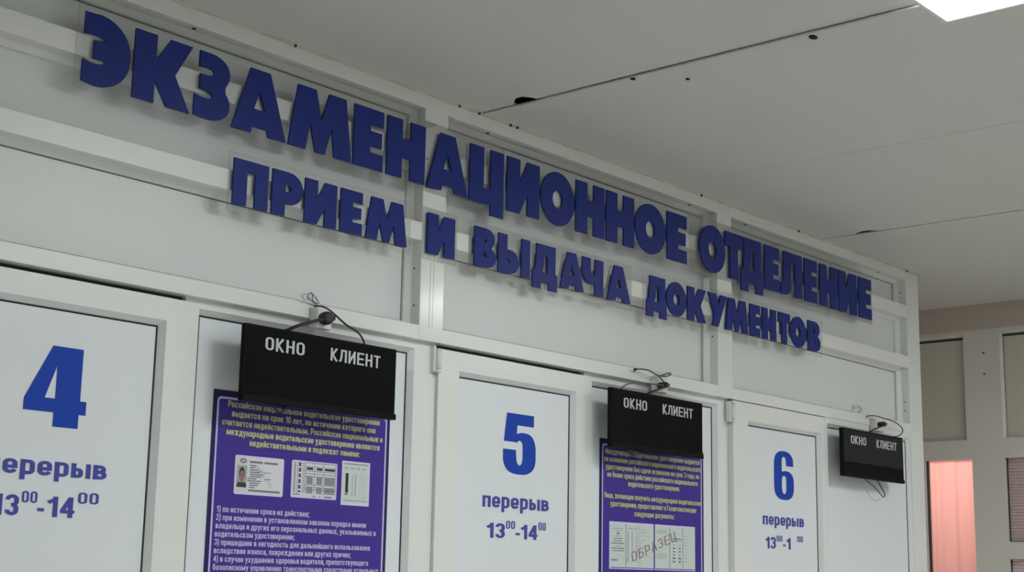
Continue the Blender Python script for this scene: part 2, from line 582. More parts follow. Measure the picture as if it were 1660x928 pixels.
# ------------------------------------------------------------------ the partition (PVC posts, rails and panels)
wall = empty('wall_left', (2.4, 0, 0), kind='structure')
POSTS = [(-3.3, -3.22), (-2.51, -2.433), (-1.29, -1.213), (-0.073, 0.004), (1.147, 1.224), (2.367, 2.444), (3.589, 3.665), (4.797, 4.892)]
RAILS = [(2.664, CEIL), (2.530, 2.573), (2.352, 2.394), (2.127, 2.159)]
YP = 0.048
for a, b in POSTS:
    z0 = 0.0 if b > 4.8 else 2.127
    MB().box(a, b, 0.0, 0.072, z0, CEIL).build('post', M['postpvc'], wall, bevel=0.0015)
for k, (a, b) in enumerate(RAILS):
    for i in range(len(POSTS) - 1):
        MB().box(POSTS[i][1] - .001, POSTS[i + 1][0] + .001, 0.0004, 0.070, a, b - (0.0005 if k == 0 else 0)).build('rail', M['pvc'], wall, bevel=0.0012)
for i in range(len(POSTS) - 1):
    for k in range(3):
        x0, x1, z0, z1 = POSTS[i][1], POSTS[i + 1][0], RAILS[k + 1][1], RAILS[k][0]
        MB().box(x0 - .002, x1 + .002, YP, YP + 0.016, z0 - .002, z1 + .002).build('panel', M['panel'], wall)
        if x1 > 1.0:
            # bead round the panel: a sloped strip with a dark joint line at its inner edge
            mb = MB()
            mb.ring((x0, x1, z0, z1), (x0 + .011, x1 - .011, z0 + .011, z1 - .011), 0.028, 0.041)
            mb.ring((x0 + .011, x1 - .011, z0 + .011, z1 - .011), (x0 + .0111, x1 - .0111, z0 + .0111, z1 - .0111), 0.041, YP)
            mb.build('glazing_bead', M['pvc'], wall)
            if k == 1:
                continue
            mb = MB()
            mb.ring((x0 + .011, x1 - .011, z0 + .011, z1 - .011), (x0 + .0132, x1 - .0132, z0 + .0132, z1 - .0132), YP - .0006, YP - .0005)
            mb.build('panel_joint', M['screw'], wall)
# doubled-up profile on the middle post and screw heads in the reveals
MB().box(2.398, 2.404, -0.0012, 0.001, 2.161, 2.350).build('joint_cover', M['postpvc'], wall)
MB().box(2.4085, 2.411, -0.0008, 0.001, 2.161, 2.350).build('joint_cover', M['postpvc'], wall)


def dot(p, n, r, name, m, parent, flat=0.0012):
    p, n = Vector(p), Vector(n).normalized()
    s = n.orthogonal().normalized()
    q = n.cross(s)
    MB().prism([p + (s * math.cos(k * .7854) + q * math.sin(k * .7854)) * r for k in range(8)], -n * flat).build(name, m, parent)


for (x, y, z) in ((2.367, .018, 2.205), (2.367, .02, 2.29), (3.589, .018, 2.30), (4.797, .018, 2.205), (4.797, .018, 2.235), (4.797, .02, 2.62)):
    dot((x - .0012, y, z), (-1, 0, 0), .0028, 'screw', M['screw'], wall, 0.001)
for x in (1.72, 2.60, 3.47, 3.77, 4.62):
    dot((x, .016, 2.664 - .0012), (0, 0, -1), .0045, 'screw', M['speck'], wall, 0.001)
dot((2.376, -.0012, 2.545), (0, -1, 0), .003, 'screw', M['screw'], wall, 0.001)

# yellowed, uneven caulk where the partition meets the ceiling
random.seed(4)
mb = MB()
pth, rad = [], []
x = 1.2
while x < 4.90:
    pth.append((x, -0.001 + random.uniform(-.0008, .0008), CEIL - 0.0005))
    rad.append(0.0036 + random.uniform(-.0014, .002))
    x += 0.02
mb.tube(pth, rad, 8)
mb.build('trim_1', M['caulk'])['kind'] = 'structure'
tr = bpy.data.objects['trim_1']
for x in (1.965, 2.475, 2.545, 2.66, 2.685, 3.50, 4.05, 4.80):
    dot((x, -0.0062, CEIL - .0045), (0, -1, -0.5), .0035 + .001 * (x > 2.6), 'dirt_speck', M['speck'], tr, .0008)

# ------------------------------------------------------------------ service windows under the partition head
# (left sash x0,x1 / sash outer x0,x1 / fixed pane x0,x1 / sash front depth)
UNITS = [
    dict(name='window_1', span=(1.224, 2.434), sash=(1.229, 1.742), sp=(1.305, 1.696), fp=(1.777, 2.375), ys=0.011),
    dict(name='window_2', span=(2.434, 3.658), sash=(2.446, 2.990), sp=(2.515, 2.951), fp=(3.026, 3.614), ys=0.011),
    dict(name='window_3', span=(3.658, 4.797), sash=(3.669, 4.204), sp=(3.749, 4.179), fp=(4.218, 4.796), ys=0.003, yf=0.003),
]
ZB = 0.55
HEAD = 2.127
YF = 0.020
windows = {}


def framed(mb, outer, inner, y0, y1):
    x0, x1, z0, z1 = outer
    a, b, c, d = inner
    mb.box(x0, a, y0, y1, z0, z1)
    mb.box(b, x1, y0, y1, z0, z1)
    mb.box(a, b, y0, y1, d, z1)
    mb.box(a, b, y0, y1, z0, c)


def glazed(win, rect, yf, name):
    """Sloped bead, dark gasket line and an opaque white pane inside the opening rect."""
    x0, x1, z0, z1 = rect
    e, dp = 0.010, 0.014
    i1 = (x0 + e, x1 - e, z0 + e, z1 - e)
    g = 0.0030
    i2 = (x0 + e + g, x1 - e - g, z0 + e + g, z1 - e - g)
    MB().ring(rect, i1, yf + .0005, yf + dp).build('glazing_bead', M['bead'], win)
    MB().ring(i1, i2, yf + dp - .0012, yf + dp).ring(i2, (i2[0] + .0002, i2[1] - .0002, i2[2] + .0002, i2[3] - .0002), yf + dp, yf + dp + .002).build('gasket', M['gasket'], win)
    return MB().box(x0 + .004, x1 - .004, yf + dp + .0005, yf + dp + .02, z0 + .004, z1 - .004).build(name, M['pane'], win)


for u in UNITS:
    win = empty(u['name'], ((u['span'][0] + u['span'][1]) / 2, 0.03, 0), kind='structure')
    windows[u['name']] = win
    s0, s1 = u['span']
    so0, so1 = u['sash']
    z1s = 2.117 if u['ys'] > .005 else 2.1245
    # fixed frame with the recessed right pane; left half carries the hinged sash
    mb = MB()
    framed(mb, (so1 + .001, s1, 0.02, HEAD), (u['fp'][0], u['fp'][1], ZB, 2.109), u.get('yf', YF), 0.068)
    mb.box(s0, so1 + .001, 0.040, 0.068, 2.05, HEAD)
    mb.box(s0, so0 - .001, YF, 0.068, 0.02, HEAD)
    mb.box(s0, so1 + .001, 0.045, 0.068, 0.02, 0.12)
    mb.build('frame', M['pvc'], win)
    glazed(win, (u['fp'][0], u['fp'][1], ZB, 2.109), u.get('yf', YF), 'pane')
    # rebate behind the sash edge reads as a dark slit
    MB().box(s0 + .002, so1, 0.030, 0.0395, 2.06, HEAD - .001).build('rebate', M['gap'], win)
    MB().box(s0 + .003, so0 + .02, 0.030, 0.0395, 0.13, 2.06).build('rebate', M['gap'], win)
    mb = MB()
    rect = (u['sp'][0], u['sp'][1], ZB, 2.073)
    framed(mb, (so0, so1, 0.13, z1s), rect, u['ys'], 0.029)
    mb.build('sash', M['pvc'], win)
    glazed(win, rect, u['ys'], 'pane')
    # hinge on the left edge
    hx = so0 - 0.006
    hg = empty('hinge', (0, 0, 0))
    hg.parent = win
    hg.location = Vector((hx, 0.004, 2.09)) - WORLD_LOC[win.name]
    WORLD_LOC[hg.name] = Vector((hx, 0.004, 2.09))
    MB().tube([(hx, u['ys'] - .004, 2.068), (hx, u['ys'] - .004, 2.115)], 0.0065, 10).build('hinge_barrel', M['bead'], hg)
    mb = MB()
    mb.tube([(hx, u['ys'] - .004, 2.061), (hx, u['ys'] - .004, 2.0675)], 0.0078, 10)
    mb.build('hinge_cap', M['pvc'], hg)
    MB().box(hx - .013, hx - .005, u['ys'] - .002, u['ys'] + .012, 2.062, 2.120).build('hinge_leaf', M['pvc'], hg, bevel=.001)

# printed numerals and break times
YN = 0.0249   # just in front of the sash panes (sash front 0.011 + 0.014)


def numeral4(x0, x1, z0, z1):
    w_, h_ = x1 - x0, z1 - z0
    P = [(.40, 1), (.895, 1), (.895, .345), (1, .345), (1, .175), (.885, .175), (.885, 0), (.48, 0), (.48, .175), (0, .175), (0, .32)]
    H = [(.49, .77), (.49, .345), (.32, .345)]
    return [[(x0 + a * w_, z0 + b * h_) for a, b in c] for c in (P, H)]


def numeral5(x0, x1, z0, z1):
    w_, h_ = x1 - x0, z1 - z0
    P = [(.10, 1), (.93, 1), (.93, .81), (.42, .81), (.40, .665)]
    P += arc(.62, .36, .38, .335, 100, 0, 10, 2.6) + arc(.50, .30, .50, .30, -5, -175, 18, 2.6)
    P += [(0, .40), (.38, .40)] + arc(.50, .26, .10, .11, 180, 360, 8) + arc(.50, .46, .10, .10, 0, 150, 8)
    P += [(.40, .53), (.02, .53)]
    return [[(x0 + a * w_, z0 + b * h_) for a, b in P]]


def numeral6(x0, x1, z0, z1):
    w_, h_ = x1 - x0, z1 - z0
    P = arc(.5, .70, .5, .30, 180, 20, 18, 2.5) + [(.98, .70), (.62, .70)] + arc(.5, .80, .115, .085, 0, 180, 8) + [(.385, .57)]
    P += arc(.60, .36, .40, .235, 118, 0, 10, 2.4) + arc(.5, .28, .5, .28, 0, -180, 18, 2.5)
    H = arc(.5, .24, .115, .12, 0, -180, 8) + arc(.5, .41, .115, .085, 180, 0, 8)
    return [[(x0 + a * w_, z0 + b * h_) for a, b in c] for c in (P, H)]


def put_outline(name, contours, y_front, depth, m, parent, bevel=0.0):
    me = outline_mesh(contours, depth, bevel)
    for v in me.vertices:
        v.co.y += y_front
    return link(name, me, m, parent)


def notice(win, y, word, times):
    bm_ = MB()
    add_text(bm_.bm, 'перерыв', word[0], word[1], word[2], word[3], y, t=.155, ref='н')
    for s, a, b, z, h in times:
        add_text(bm_.bm, s, a, b, z, h, y, t=.155 if h > .025 else .125, ref='1')
    # a film has thickness
    r = bmesh.ops.extrude_face_region(bm_.bm, geom=list(bm_.bm.faces))
    for v in [g for g in r['geom'] if isinstance(g, bmesh.types.BMVert)]:
        v.co.y += 0.0006
    bm_.build('break_notice', M['indigo'], win)


prop(put_outline('numeral', numeral4(1.4175, 1.5430, 1.854, 1.9965), YN - .0006, .0007, M['blue'], windows['window_1']), label='blue numeral 4')
prop(put_outline('numeral', numeral5(2.690, 2.8105, 1.8525, 1.997), YN - .0006, .0007, M['blue'], windows['window_2']), label='blue numeral 5')
prop(put_outline('numeral', numeral6(3.915, 4.029, 1.856, 2.002), YN - .0086, .0007, M['blue'], windows['window_3']), label='blue numeral 6')
notice(windows['window_1'], YN - .0006, (1.354, 1.596, 1.7675, .0255),
       [('13', 1.373, 1.424, 1.6965, .0355), ('00', 1.4295, 1.459, 1.719, .0205), ('-', 1.461, 1.474, 1.697, .034), ('14', 1.479, 1.535, 1.697, .0355), ('00', 1.541, 1.583, 1.7225, .0205)])
notice(windows['window_2'], YN - .0006, (2.6205, 2.8635, 1.7705, .0265),
       [('13', 2.636, 2.701, 1.7005, .0345), ('00', 2.706, 2.738, 1.723, .0195), ('-', 2.741, 2.756, 1.7005, .034), ('14', 2.759, 2.822, 1.7005, .0345), ('00', 2.826, 2.853, 1.7235, .0195)])
notice(windows['window_3'], YN - .0086, (3.847, 4.086, 1.7795, .0255),
       [('13', 3.860, 3.918, 1.711, .0335), ('00', 3.924, 3.956, 1.732, .0185), ('-', 3.960, 3.974, 1.711, .033), ('1', 3.979, 4.004, 1.711, .0335), ('00', 4.044, 4.077, 1.734, .0185)])

# ------------------------------------------------------------------ cut-out letters
GL = {}
GL['К'] = [[(0, 1), (.37, 1), (.37, .635), (.61, 1), (1, 1), (.71, .49), (1, 0), (.585, 0), (.365, .33), (.365, 0), (0, 0)]]
GL['А'] = [[(.30, 1), (.66, 1), (1, 0), (.67, 0), (.64, .10), (.37, .10), (.345, 0), (0, 0)], [(.48, .66), (.595, .38), (.385, .38)]]
GL['М'] = [[(.12, 1), (.40, 1), (.50, .53), (.61, 1), (.885, 1), (1, 0), (.72, 0), (.67, .46), (.57, 0), (.42, 0), (.32, .46), (.27, 0), (0, 0)]]
GL['Е'] = [[(0, 1), (1, 1), (1, .73), (.56, .73), (.56, .63), (.95, .63), (.95, .37), (.56, .37), (.56, .27), (1, .27), (1, 0), (0, 0)]]
GL['Н'] = [[(0, 1), (.39, 1), (.39, .67), (.61, .67), (.61, 1), (1, 1), (1, 0), (.61, 0), (.61, .345), (.39, .345), (.39, 0), (0, 0)]]
GL['Ц'] = [[(0, 1), (.405, 1), (.405, .27), (.61, .27), (.61, 1), (1, 1), (1, -.19), (.61, -.19), (.61, 0), (0, 0)]]
GL['И'] = [[(0, 1), (.39, 1), (.39, .575), (.615, 1), (1, 1), (1, 0), (.625, 0), (.625, .395), (.385, 0), (0, 0)]]
GL['О'] = [arc(.5, .5, .5, .51, 0, 350, 35, 2.05), arc(.5, .49, .155, .175, 0, 345, 23)]
GL['Т'] = [[(0, 1), (1, 1), (1, .69), (.715, .69), (.715, 0), (.265, 0), (.265, .69), (0, .69)]]
GL['П'] = [[(0, 1), (1, 1), (1, 0), (.62, 0), (.62, .73), (.385, .73), (.385, 0), (0, 0)]]
GL['Д'] = [[(.15, 1), (.93, 1), (.93, .27), (1, .27), (1, -.19), (.665, -.19), (.665, 0), (.335, 0), (.335, -.19), (0, -.19), (0, .27), (.07, .27),
            (.11, .36), (.135, .5), (.15, .7)],
           [(.47, .71), (.61, .71), (.61, .265), (.385, .265), (.44, .38), (.465, .55)]]
GL['Л'] = [[(.14, 1), (1, 1), (1, 0), (.67, 0), (.67, .755), (.49, .755), (.49, .30)] + arc(.24, .22, .25, .22, 15, -90, 8) + [(0, 0), (0, .25), (.09, .27), (.13, .38), (.14, .5)]]
GL['Р'] = [[(0, 1), (.45, 1)] + arc(.48, .635, .52, .365, 88, -88, 16, 2.2) + [(.43, .27), (.43, 0), (0, 0)],
           [(.43, .72), (.52, .72), (.60, .68), (.625, .635), (.60, .575), (.52, .555), (.43, .555)]]
GL['В'] = [[(0, 1), (.45, 1)] + arc(.50, .745, .44, .255, 88, -40, 10, 2.2) + [(.80, .525)] + arc(.52, .27, .48, .27, 55, -88, 12, 2.2) + [(.45, 0), (0, 0)],
           [(.42, .77), (.49, .76), (.555, .70), (.54, .64), (.49, .61), (.42, .61)],
           [(.42, .40), (.49, .39), (.575, .33), (.56, .27), (.49, .235), (.42, .235)]]
GL['Ы'] = [[(0, 1), (.27, 1), (.27, .62)] + arc(.36, .31, .275, .31, 88, -88, 14, 2.2) + [(0, 0)],
           [(.255, .395), (.31, .385), (.36, .33), (.35, .28), (.31, .255), (.255, .255)],
           [(.73, 1), (1, 1), (1, 0), (.73, 0)]]
GL['Ч'] = [[(0, 1), (.385, 1), (.385, .68), (.43, .575), (.52, .545), (.60, .56), (.60, 1), (1, 1), (1, 0), (.60, 0), (.60, .31), (.42, .30), (.22, .33), (.06, .43), (0, .60)]]
GL['У'] = [[(0, 1), (.42, 1), (.57, .70), (.68, 1), (1, 1), (.54, 0), (.20, 0), (.33, .40)]]
GL['Э'] = [[(.0, 1), (.2, 1)] + arc(.25, .5, .75, .51, 88, -88, 30, 2.15) + [(.2, 0), (.0, .02), (0, .325), (.14, .305), (.30, .30), (.43, .325), (.46, .365), (.40, .375), (.22, .375),
            (.22, .63), (.38, .64), (.46, .665), (.40, .69), (.28, .70), (.14, .70), (0, .685)]]
GL['З'] = [[(.10, 1), (.30, 1)] + arc(.36, .735, .61, .265, 88, -28, 14, 2.2) + [(.85, .545)] + arc(.38, .27, .62, .27, 40, -88, 14, 2.2) + [(.25, 0), (0, .02), (0, .33), (.20, .305), (.40, .31), (.50, .345),
            (.49, .395), (.40, .42), (.14, .43), (.14, .655), (.38, .66), (.50, .685), (.52, .72), (.46, .755), (.30, .765), (.10, .755)]]

KX = 1.0097            # letters stand on the sheets, 8 mm proud of the posts
Y_SHEET = -0.0045
LT = 0.0045            # letter thickness


def word_sign(label, letters, cap, sheets, group):
    x0 = min(a for _, a, _ in letters) * KX
    x1 = max(b for _, _, b in letters) * KX
    t = empty('wall_sign', ((x0 + x1) / 2, 0, cap[0]), label=label, category='sign', group=group)
    for (a, b, c, d) in sheets:
        mb = MB()
        mb.quad((a, Y_SHEET, c), (b, Y_SHEET, c), (b, Y_SHEET, d), (a, Y_SHEET, d))
        mb.quad((b, -.0006, c), (a, -.0006, c), (a, -.0006, d), (b, -.0006, d))
        o = (a, b, c, d)
        mb.ring(o, o, Y_SHEET, -.0006, 1)
        mb.build('clear_backing', [M['acrylic'], M['acryledge']], t)
    h = cap[1] - cap[0]
    for ch, a, b in letters:
        a, b = a * KX, b * KX
        cs = [[(a + u * (b - a), cap[0] + v * h) for u, v in c] for c in GL[ch]]
        put_outline('letter', cs, Y_SHEET - LT, LT - .0002, M['navy'], t)
    return t


CAP1 = (2.4785, 2.6140)
CAP2 = (2.3245, 2.4185)
word_sign('longest sign on the partition, large navy letters reading ЭКЗАМЕНАЦИОННОЕ on clear sheet',
          [('Э', 1.446, 1.547), ('К', 1.555, 1.687), ('З', 1.696, 1.782), ('А', 1.789, 1.930), ('М', 1.936, 2.113), ('Е', 2.118, 2.206), ('Н', 2.218, 2.338),
           ('А', 2.347, 2.483), ('Ц', 2.489, 2.609), ('И', 2.622, 2.743), ('О', 2.749, 2.881), ('Н', 2.889, 3.008), ('Н', 3.0165, 3.138), ('О', 3.143, 3.283), ('Е', 3.291, 3.386)],
          CAP1, [(1.448, 2.6385, 2.467, 2.633), (2.6395, 3.431, 2.467, 2.633)], 'navy letter signs on the partition')
word_sign('upper navy-lettered clear sign reading ОТДЕЛЕНИЕ, near the far end of the partition',
          [('О', 3.451, 3.583), ('Т', 3.584, 3.678), ('Д', 3.667, 3.788), ('Е', 3.799, 3.884), ('Л', 3.892, 4.020), ('Е', 4.035, 4.113), ('Н', 4.132, 4.243), ('И', 4.2535, 4.374), ('Е', 4.388, 4.475)],
          CAP1, [(3.440, 4.532, 2.467, 2.633)], 'navy letter signs on the partition')
word_sign('navy-lettered clear sign reading ПРИЕМ, hung below the big word above window 4',
          [('П', 1.802, 1.8905), ('Р', 1.901, 1.982), ('И', 1.9885, 2.077), ('Е', 2.0885, 2.1515), ('М', 2.163, 2.288)],
          CAP2, [(1.811, 2.327, 2.311, 2.431)], 'navy letter signs on the partition')
word_sign('smallest clear sign, the single navy letter И fixed across the middle post',
          [('И', 2.354, 2.4435)], CAP2, [(2.366, 2.481, 2.311, 2.431)], 'navy letter signs on the partition')
word_sign('navy-lettered clear sign reading ВЫДАЧА, in the lower line above window 5',
          [('В', 2.511, 2.586), ('Ы', 2.5955, 2.7115), ('Д', 2.722, 2.816), ('А', 2.829, 2.924), ('Ч', 2.918, 3.005), ('А', 3.022, 3.123)],
          CAP2, [(2.522, 3.166, 2.309, 2.431)], 'navy letter signs on the partition')
word_sign('lower navy-lettered clear sign reading ДОКУМЕНТОВ, under the word ОТДЕЛЕНИЕ',
          [('Д', 3.196, 3.288), ('О', 3.289, 3.382), ('К', 3.389, 3.4805), ('У', 3.492, 3.589), ('М', 3.584, 3.703), ('Е', 3.713, 3.769), ('Н', 3.7815, 3.8605), ('Т', 3.874, 3.942), ('О', 3.944, 4.038), ('В', 4.05, 4.127)],
          CAP2, [(3.218, 4.186, 2.311, 2.431)], 'navy letter signs on the partition')


# ------------------------------------------------------------------ LED queue displays
def display(x0, z1, label, loops, yb=YF, scr='screen'):
    W_, H_ = 0.414, 0.150
    x1, z0 = x0 + W_, z1 - H_
    t = empty('queue_display', ((x0 + x1) / 2, 0.0, z0), label=label, category='display', group='black queue displays')
    MB().box(x0, x1, -0.0430, -0.0300, z0, z1).build('casing', M['casing'], t, bevel=0.0012)
    e = 0.005
    MB().box(x0 + e, x1 - e, -0.0438, -0.0425, z0 + 0.046, z1 - e).build('screen', M[scr], t)
    MB().box(x0 + e, x1 - e, -0.0436, -0.0425, z0 + 0.013, z0 + 0.0454).build('lower_screen', M['screen'], t)
    MB().box(x0 + .001, x1 + .003, -0.0450, -0.0300, z0 - .001, z0 + 0.011).build('bottom_rail', M['casing'], t, bevel=.001)
    for s, a, b in (('ОКНО', .050, .152), ('КЛИЕНТ', .223, .365)):
        m_ = MB()
        add_text(m_.bm, s, x0 + a, x0 + b, z1 - 0.047, 0.0265, -0.0445, t=.135, ref='Н')
        m_.build('heading', M['greytext'], t)
    for bx in (x0 + .09, x1 - .09):
        MB().box(bx - .012, bx + .012, -0.0302, yb - .0002, z1 - .06, z1 - .03).build('bracket', M['casing'], t)
    for pts, r in loops:
        MB().tube(smooth_path(pts), r, 8).build('tail_loop', M['cable'], t)
    return t


d1 = display(1.842, 2.085, 'nearest and largest-looking black queue display, over the long licence poster by window 4',
             [([(1.931, -.03, 1.940), (1.935, -.034, 1.926), (1.945, -.036, 1.921), (1.956, -.034, 1.926), (1.960, -.03, 1.940)], .003)])
d2 = display(3.026, 2.089, 'middle black queue display, over the poster with the booklet image by window 5',
             [([(3.108, -.03, 1.946), (3.112, -.036, 1.934), (3.122, -.038, 1.927), (3.138, -.036, 1.930), (3.146, -.03, 1.944)], .0052),
              ([(3.118, -.032, 1.944), (3.128, -.040, 1.932), (3.150, -.034, 1.938)], .004)])
d3 = display(4.232, 2.095, 'farthest black queue display, next to window 6 with no poster under it',
             [([(4.385, -.03, 1.955), (4.405, -.034, 1.938), (4.450, -.036, 1.921), (4.492, -.036, 1.900), (4.510, -.036, 1.893), (4.519, -.036, 1.901), (4.505, -.034, 1.920), (4.477, -.03, 1.948)], .0017)], yb=0.003, scr='greyscreen')
MB().tube(smooth_path([(4.40, -.026, 1.955), (4.398, -.03, 1.925), (4.425, -.03, 1.893), (4.465, -.03, 1.880), (4.505, -.03, 1.890)]), .0011, 6).build('tail_wire', M['faintink'], d3)


# ------------------------------------------------------------------ sockets, plugs and cables on the window head
def socket(x0, x1, z0, z1, depth, label):
    t = empty('power_socket', ((x0 + x1) / 2, 0.0, z0), label=label, category='socket', group='white surface sockets')
    MB().box(x0, x1, -depth + .003, -0.0003, z0, z1).build('back_box', M['socket'], t, bevel=.0015)
    mb = MB()
    mb.box(x0 + .001, x1 - .001, -depth, -depth + .0035, z0 + .001, z1 - .001)
    mb.build('cover', M['socket'], t, bevel=.0012)
    return t


socket(2.043, 2.085, 2.105, 2.149, .022, 'white socket box on the window head above the nearest display')
socket(3.259, 3.306, 2.103, 2.148, .022, 'white socket box on the window head above the middle display')
socket(4.500, 4.560, 2.108, 2.150, .022, 'white socket box on the window head above the farthest display')


def plug_cable(label, plug, prad, plen, cord, rc, m='cable', lugs=None):
    t = empty('power_cable', plug, label=label, category='cable', group='plugged power cables')
    x, y, z = plug
    mb = MB()
    mb.tube([(x, y, z), (x, y - plen * .25, z), (x, y - plen * .7, z), (x, y - plen * .92, z), (x, y - plen, z)], [prad * .9, prad, prad, prad * .85, prad * .5], 14)
    if lugs:
        mb.tube([(x, y - plen * .6, z), (x + lugs * .5, y - plen * .6, z + .002), (x + lugs, y - plen * .6, z + .003)], [prad * .55, prad * .5, prad * .45], 10)
    mb.build('plug', M['cable'], t)
    MB().tube(smooth_path(cord), rc, 8).build('cord', M[m], t)
    return t


plug_cable('thick black cable and round plug running into the nearest display', (2.060, -.0215, 2.126), .0140, .022,
           [(2.056, -.036, 2.123), (2.030, -.044, 2.117), (1.995, -.048, 2.105), (1.972, -.042, 2.096), (1.960, -.030, 2.088), (1.957, -.022, 2.0855)], .0036, lugs=.018)
plug_cable('tangled black plug and short cord dropping into the middle display', (3.263, -.0215, 2.120), .0085, .030,
           [(3.262, -.045, 2.117), (3.243, -.048, 2.110), (3.222, -.044, 2.102), (3.206, -.034, 2.095), (3.203, -.026, 2.0895)], .0030, lugs=.022)
plug_cable('small black plug with short cord above the farthest display', (4.515, -.0215, 2.130), .0085, .028,
           [(4.512, -.044, 2.126), (4.490, -.046, 2.120), (4.462, -.040, 2.111), (4.447, -.032, 2.103), (4.442, -.024, 2.0955)], .0024, lugs=.026)


def wire(label, paths, m='cable', group='thin signal wires'):
    t = empty('signal_wire', paths[0][0][0], label=label, category='wire', group=group)
    for pts, r in paths:
        MB().tube(smooth_path(pts), r, 8).build('strand', M[m], t)
    return t


wire('thin black wire arching from the top of the nearest socket down to its display',
     [([(2.042, -.012, 2.1505), (2.046, -.014, 2.1515), (2.062, -.020, 2.1515), (2.083, -.022, 2.144), (2.125, -.022, 2.123), (2.158, -.022, 2.112), (2.170, -.024, 2.102), (2.177, -.024, 2.092), (2.180, -.022, 2.0855)], .0021)])
tw = wire('looped dark wire tied in a bow over the socket of the middle display',
          [([(3.172, -.012, 2.1535), (3.190, -.018, 2.156), (3.215, -.024, 2.155), (3.236, -.026, 2.149), (3.262, -.026, 2.1465), (3.285, -.028, 2.153), (3.305, -.028, 2.158), (3.311, -.027, 2.155), (3.296, -.025, 2.149), (3.262, -.026, 2.145),
             (3.262, -.030, 2.138), (3.270, -.034, 2.130), (3.262, -.040, 2.122), (3.250, -.046, 2.120)], .0021),
           ([(3.250, -.045, 2.1165), (3.226, -.036, 2.1185), (3.195, -.030, 2.118), (3.150, -.030, 2.1145), (3.117, -.030, 2.108), (3.096, -.028, 2.099), (3.088, -.024, 2.0895)], .0019)], m='greycable')
MB().tube([(3.166, -.012, 2.1515), (3.174, -.012, 2.1545)], .0036, 8).build('wire_end', M['cable'], tw)
wire('thin black wire in a wide loop beside the farthest socket',
     [([(4.452, -.012, 2.1515), (4.480, -.018, 2.1555), (4.505, -.024, 2.156), (4.545, -.026, 2.153), (4.600, -.030, 2.149), (4.650, -.030, 2.140), (4.674, -.030, 2.128), (4.668, -.030, 2.113), (4.640, -.028, 2.102), (4.605, -.022, 2.0955)], .0018)])


def wrap(label, loops):
    t = empty('plastic_tie', loops[0][0], label=label, category='plastic tie', group='scraps of clear plastic')
    for k, pts in enumerate(loops):
        mb = MB()
        P = smooth_path(pts, 6)
        for i in range(len(P) - 1):
            a, b = P[i], P[i + 1]
            wv = Vector((0.0, 0.0075, 0.002))
            mb.quad(a, b, b + wv, a + wv)
        o = mb.build('plastic_loop', M['clearplastic'], t)
        MB().tube(P, .0011, 6).build('plastic_edge', M['greycable'] if k == 0 else M['faintink'], t)
    return t


wrap('crumpled scrap of clear plastic sticking up behind the nearest socket',
     [[(2.052, -.010, 2.158), (2.030, -.012, 2.163), (2.026, -.012, 2.172), (2.034, -.012, 2.1775), (2.040, -.010, 2.172), (2.040, -.010, 2.164), (2.054, -.008, 2.156)],
      [(2.030, -.012, 2.162), (2.018, -.012, 2.161), (2.012, -.010, 2.167), (2.016, -.010, 2.173), (2.022, -.010, 2.1715)],
      [(2.036, -.012, 2.177), (2.048, -.014, 2.168), (2.060, -.010, 2.158)]])
wrap('small clear plastic ring on the rail above the farthest display',
     [[(4.400, -.010, 2.161), (4.412, -.012, 2.1625), (4.420, -.012, 2.170), (4.414, -.010, 2.179), (4.400, -.010, 2.181)],
      [(4.402, -.010, 2.181), (4.382, -.010, 2.180), (4.368, -.010, 2.173), (4.366, -.012, 2.164), (4.352, -.012, 2.1605)],
      [(4.372, -.012, 2.169), (4.390, -.014, 2.174), (4.412, -.012, 2.171)]])

# ------------------------------------------------------------------ posters on the fixed panes
YQ = 0.0328


class Sheet:
    """A poster whose measured layout is mapped to its pane."""

    def __init__(self, fx):
        self.f = fx

    def X(self, x):
        return x * self.f

    def Z(self, z):
        return 1.6 + (z - 1.6) * self.f


S = Sheet(1.0055)


def rrect(x0, x1, z0, z1, r, n=6):
    out = []
    for cx, cz, a in ((x1 - r, z1 - r, 0), (x0 + r, z1 - r, 90), (x0 + r, z0 + r, 180), (x1 - r, z0 + r, 270)):
        out += arc(cx, cz, r, r, a, a + 90, n)
    return out


def print_lines(name, lines, m, parent, y, halo=None, t=.175, ref='н'):
    mb = MB()
    for s, a, b, zt, h in lines:
        add_text(mb.bm, s, S.X(a), S.X(b), S.Z(zt) - h, h, y, t=t, ref=ref)
    o = mb.build(name, m, parent)
    if halo:
        mb = MB()
        for s, a, b, zt, h in lines:
            add_text(mb.bm, s, S.X(a) - .0015, S.X(b) + .0015, S.Z(zt) - h - .001, h * 1.12, y + .0001, t=t + .12, ref=ref)
        mb.build(name + '_shadow', halo, parent)
    return o


def bars(mb, items, y, mi=0):
    for x0, x1, z0, z1 in items:
        mb.quad((S.X(x0), y, S.Z(z0)), (S.X(x1), y, S.Z(z0)), (S.X(x1), y, S.Z(z1)), (S.X(x0), y, S.Z(z1)), mi)


def poster(x0, x1, z1, z0, label):
    t = empty('poster', (S.X((x0 + x1) / 2), YQ, S.Z(z0)), label=label, category='poster', group='purple information posters')
    MB().box(S.X(x0), S.X(x1), YQ, YQ + .0011, S.Z(z0), S.Z(z1)).build('sheet', M['deep'], t)
    a, b, c, d = S.X(x0 + .009), S.X(x1 - .009), S.Z(z0 + .009), S.Z(z1 - .0125)
    put_outline('purple_field', [rrect(a, b, c, d, .010)], YQ - .0003, .0003, M['purple'], t)
    put_outline('border_line', [rrect(a, b, c, d, .010), rrect(a + .0042, b - .0042, c + .0042, d - .0042, .007)], YQ - .0006, .0003, M['lilac'], t)
    return t


